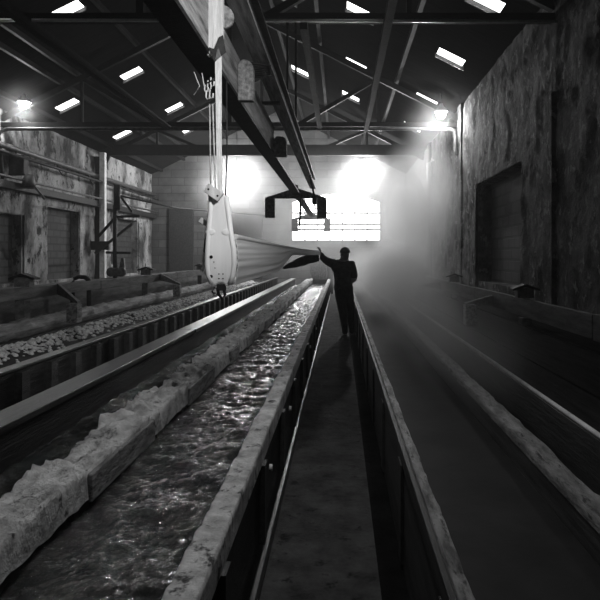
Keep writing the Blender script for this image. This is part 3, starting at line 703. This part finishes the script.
def from_bm(bmx, name, m, par):
    me = bpy.data.meshes.new(name); bmesh.ops.translate(bmx, vec=-loc, verts=bmx.verts); bmx.to_mesh(me); bmx.free(); me.materials.append(m)
    o = bpy.data.objects.new(name, me); COL.objects.link(o); o.parent = par; return o
def shell(test, off, name, m):
    b = bmesh.new(); b.from_mesh(body); b.normal_update()
    bad = [f for f in b.faces if not test(f.calc_center_median())]
    bmesh.ops.delete(b, geom=bad, context='FACES'); b.normal_update()
    left = set(b.verts); isl = []
    while left:
        st = [left.pop()]; one = list(st)
        while st:
            for e in st.pop().link_edges:
                for q in e.verts:
                    if q in left: left.discard(q); st.append(q); one.append(q)
        isl.append(one)
    isl.sort(key=len)
    if len(isl) > 1: bmesh.ops.delete(b, geom=[v for one in isl[:-1] for v in one], context='VERTS'); b.normal_update()
    for v in b.verts: v.co += v.normal * (off + .006 * noise.noise(v.co * 14))
    for f in b.faces: f.smooth = True
    o = from_bm(b, name, m, wk_); md = o.modifiers.new('t', 'SOLIDIFY'); md.thickness = .008; md.offset = -.5
shell(lambda c: .12 < c.z < 1.03, .014, 'trousers', M['trousers'])
shell(lambda c: c.z > .97 and c.z < 1.53 + (.2 if c.x < -.1 else 0) and (c.x > -.40) and not (c.x < .19 and c.y > py + .215 and c.z < 1.2), .022, 'jacket', M['shirt'])
shell(lambda c: 1.04 < c.z < 1.26 - (c.x - .1) * .3 and c.x > .10 and c.y < py + .12, .034, 'shirt_tail', M['paleshirt'])
for bx_, by_ in ((.10, py - .12), (.25, py + .0)):
    b = bmesh.new(); b.from_mesh(skin_mesh([(bx_, by_, .30), (bx_, by_ - .005, .09), (bx_, by_ + .02, .066), (bx_, by_ + .20, .05)], [(0, 1), (1, 2), (2, 3)], [.075, .066, .06, (.055, .045)]))
    for f in b.faces: f.smooth = True
    from_bm(b, 'boot', M['rubber'], wk_)
cb = bmesh.new(); bmesh.ops.create_uvsphere(cb, u_segments=18, v_segments=12, radius=.124, matrix=Matrix.Translation(fx + Vector((0, -.006, .03))) @ Matrix.Diagonal((.93, 1.06, 1.0, 1)))
bmesh.ops.delete(cb, geom=[v for v in cb.verts if v.co.z < fx.z + .015], context='VERTS')
for f in cb.faces: f.smooth = True
o = from_bm(cb, 'cap', M['cap'], wk_); md = o.modifiers.new('t', 'SOLIDIFY'); md.thickness = .008
for s_ in (-1, 1):
    e = bmesh.new(); bmesh.ops.create_uvsphere(e, u_segments=8, v_segments=6, radius=.012, matrix=Matrix.Translation(fx + fd * .10 + fs * .032 * s_ + Vector((0, 0, .0)))); from_bm(e, 'eye', M['palewood'], wk_)
from_bm(bm, 'body', M['skin'], wk_)

# ------------------------------------------------------------------ haze, camera
w = bpy.data.worlds.new('hall air'); S.world = w; w.use_nodes = True
nt = w.node_tree; nt.nodes['Background'].inputs[0].default_value = g(.0); nt.nodes['Background'].inputs[1].default_value = 0
vs = nt.nodes.new('ShaderNodeVolumeScatter'); vs.inputs['Color'].default_value = g(.95); vs.inputs['Density'].default_value = .0018; vs.inputs['Anisotropy'].default_value = .35
nt.links.new(vs.outputs[0], nt.nodes['World Output'].inputs['Volume'])
lz = 4.75  # added lamp, out of view, to brighten the near crusted edge
t = thing('hall_lamp', 'added unseen lamp overhead, brightening the crusted vat edge near the viewer', 'lamp', (-.25, 2.7, lz), 'bright hall lamps')
MB().lathe((-.25, 2.7, lz), [(.30, 0), (.17, .14), (.07, .22), (.05, .30)], 20).build('shade', M['enamel'], t)
MB().sphere((-.25, 2.7, lz - .02), .09).build('bulb', M['bulb'], t)
MB().tube([(-.25, 2.7, lz + .3), (-.4, 4.3, roof_z(-.25) - .02)], .015, 6).build('cord', M['iron'], t)
l = bpy.data.lights.new('hall_lamp_light', 'SPOT'); l.energy = 190; l.spot_size = math.radians(76); l.spot_blend = .7; l.shadow_soft_size = .12  # spot of the added lamp, its cone shaped to the near vat edges
o = bpy.data.objects.new('hall_lamp_light', l); COL.objects.link(o); o.location = (-.25, 2.7, lz - .15)
def steam(name, label, c, r, dens, nscale, lo, hi, power=1.0):
    m = bpy.data.materials.new(name); m.use_nodes = True; t = m.node_tree; t.nodes.clear(); N, L = t.nodes, t.links
    out = N.new('ShaderNodeOutputMaterial'); v = N.new('ShaderNodeVolumeScatter'); v.inputs['Color'].default_value = g(.97); v.inputs['Anisotropy'].default_value = .2
    tc = N.new('ShaderNodeTexCoord'); ln = N.new('ShaderNodeVectorMath'); ln.operation = 'LENGTH'
    L.new(tc.outputs['Object'], ln.inputs[0])
    f = N.new('ShaderNodeMapRange'); f.interpolation_type = 'SMOOTHSTEP'; f.inputs[1].default_value = 1.0; f.inputs[2].default_value = .1; L.new(ln.outputs['Value'], f.inputs[0])
    mp = N.new('ShaderNodeMapping'); mp.inputs['Scale'].default_value = r; L.new(tc.outputs['Object'], mp.inputs[0])
    n = N.new('ShaderNodeTexNoise'); n.inputs['Scale'].default_value = nscale; n.inputs['Detail'].default_value = 3; L.new(mp.outputs[0], n.inputs['Vector'])
    q = N.new('ShaderNodeMapRange'); q.inputs[1].default_value = lo; q.inputs[2].default_value = hi; L.new(n.outputs['Fac'], q.inputs[0])
    a = N.new('ShaderNodeMath'); a.operation = 'MULTIPLY'; L.new(f.outputs[0], a.inputs[0]); L.new(q.outputs[0], a.inputs[1])
    b = N.new('ShaderNodeMath'); b.operation = 'MULTIPLY'; L.new(a.outputs[0], b.inputs[0]); b.inputs[1].default_value = dens
    L.new(b.outputs[0], v.inputs['Density']); L.new(v.outputs[0], out.inputs['Volume'])
    bmx = bmesh.new(); bmesh.ops.create_uvsphere(bmx, u_segments=24, v_segments=16, radius=1)
    me = bpy.data.meshes.new(name); bmx.to_mesh(me); bmx.free(); me.materials.append(m)
    o = bpy.data.objects.new(name, me); COL.objects.link(o); o.location = c; o.scale = r
    return tag(o, label, 'steam', kind='stuff')
steam('steam', 'wide bright steam cloud filling the far end of the hall', (-.7, 23.8, 3.1), (4.15, 8.4, 3.0), .10, .3, .3, .65)
steam('steam', 'dense steam column right of the end window', (2.25, 19.6, 2.7), (1.35, 7.2, 3.1), 1.0, .5, .32, .68)
steam('steam', 'rolling low steam behind and right of the worker', (1.15, 19, 1.1), (1.75, 8.5, 1.1), .7, .5, .32, .68)
steam('steam', 'small glowing puff of steam around the lamp above the end window', (1.03, 26.6, 5.2), (1.9, 2.2, 1.5), .14, .9, .3, .65)
steam('steam', 'faint steam around the lamp beside the right wall', (2.6, 17.2, 5.6), (1.0, 1.4, 1.0), .14, .9, .3, .7)
steam('steam', 'faint steam around the lamp above the left wall', (-9.2, 17.4, 6.1), (.95, 1.2, .9), .1, .9, .3, .7)
steam('steam', 'glowing puff of steam around the far lamp right of the white board', (-5.0, 28.6, 5.0), (2.6, 3.2, 2.4), .2, .6, .3, .65)
steam('steam', 'thin steam drifting low over the still vat right of the walkway', (1.0, 12.5, 1.0), (.66, 10.5, .95), 1.7, .8, .35, .7)
cam = bpy.data.cameras.new('camera'); co = bpy.data.objects.new('camera', cam); COL.objects.link(co)
co.location = (0, 0, CZ); co.rotation_euler = (PI / 2, 0, 0)
cam.sensor_width = 36; cam.lens = 36; cam.shift_x = -40 / 600; cam.shift_y = -44 / 600; cam.clip_start = .05; cam.clip_end = 200
S.camera = co
S.view_settings.view_transform = 'Standard'; S.view_settings.look = 'None'; S.view_settings.gamma = 1; S.view_settings.exposure = 0
S.view_settings.use_curve_mapping = False
c = S.cycles
c.use_denoising = True; c.max_bounces = 6; c.diffuse_bounces = 3; c.glossy_bounces = 3; c.volume_bounces = 2; c.transparent_max_bounces = 8
c.sample_clamp_indirect = 4; c.caustics_reflective = False; c.caustics_refractive = False
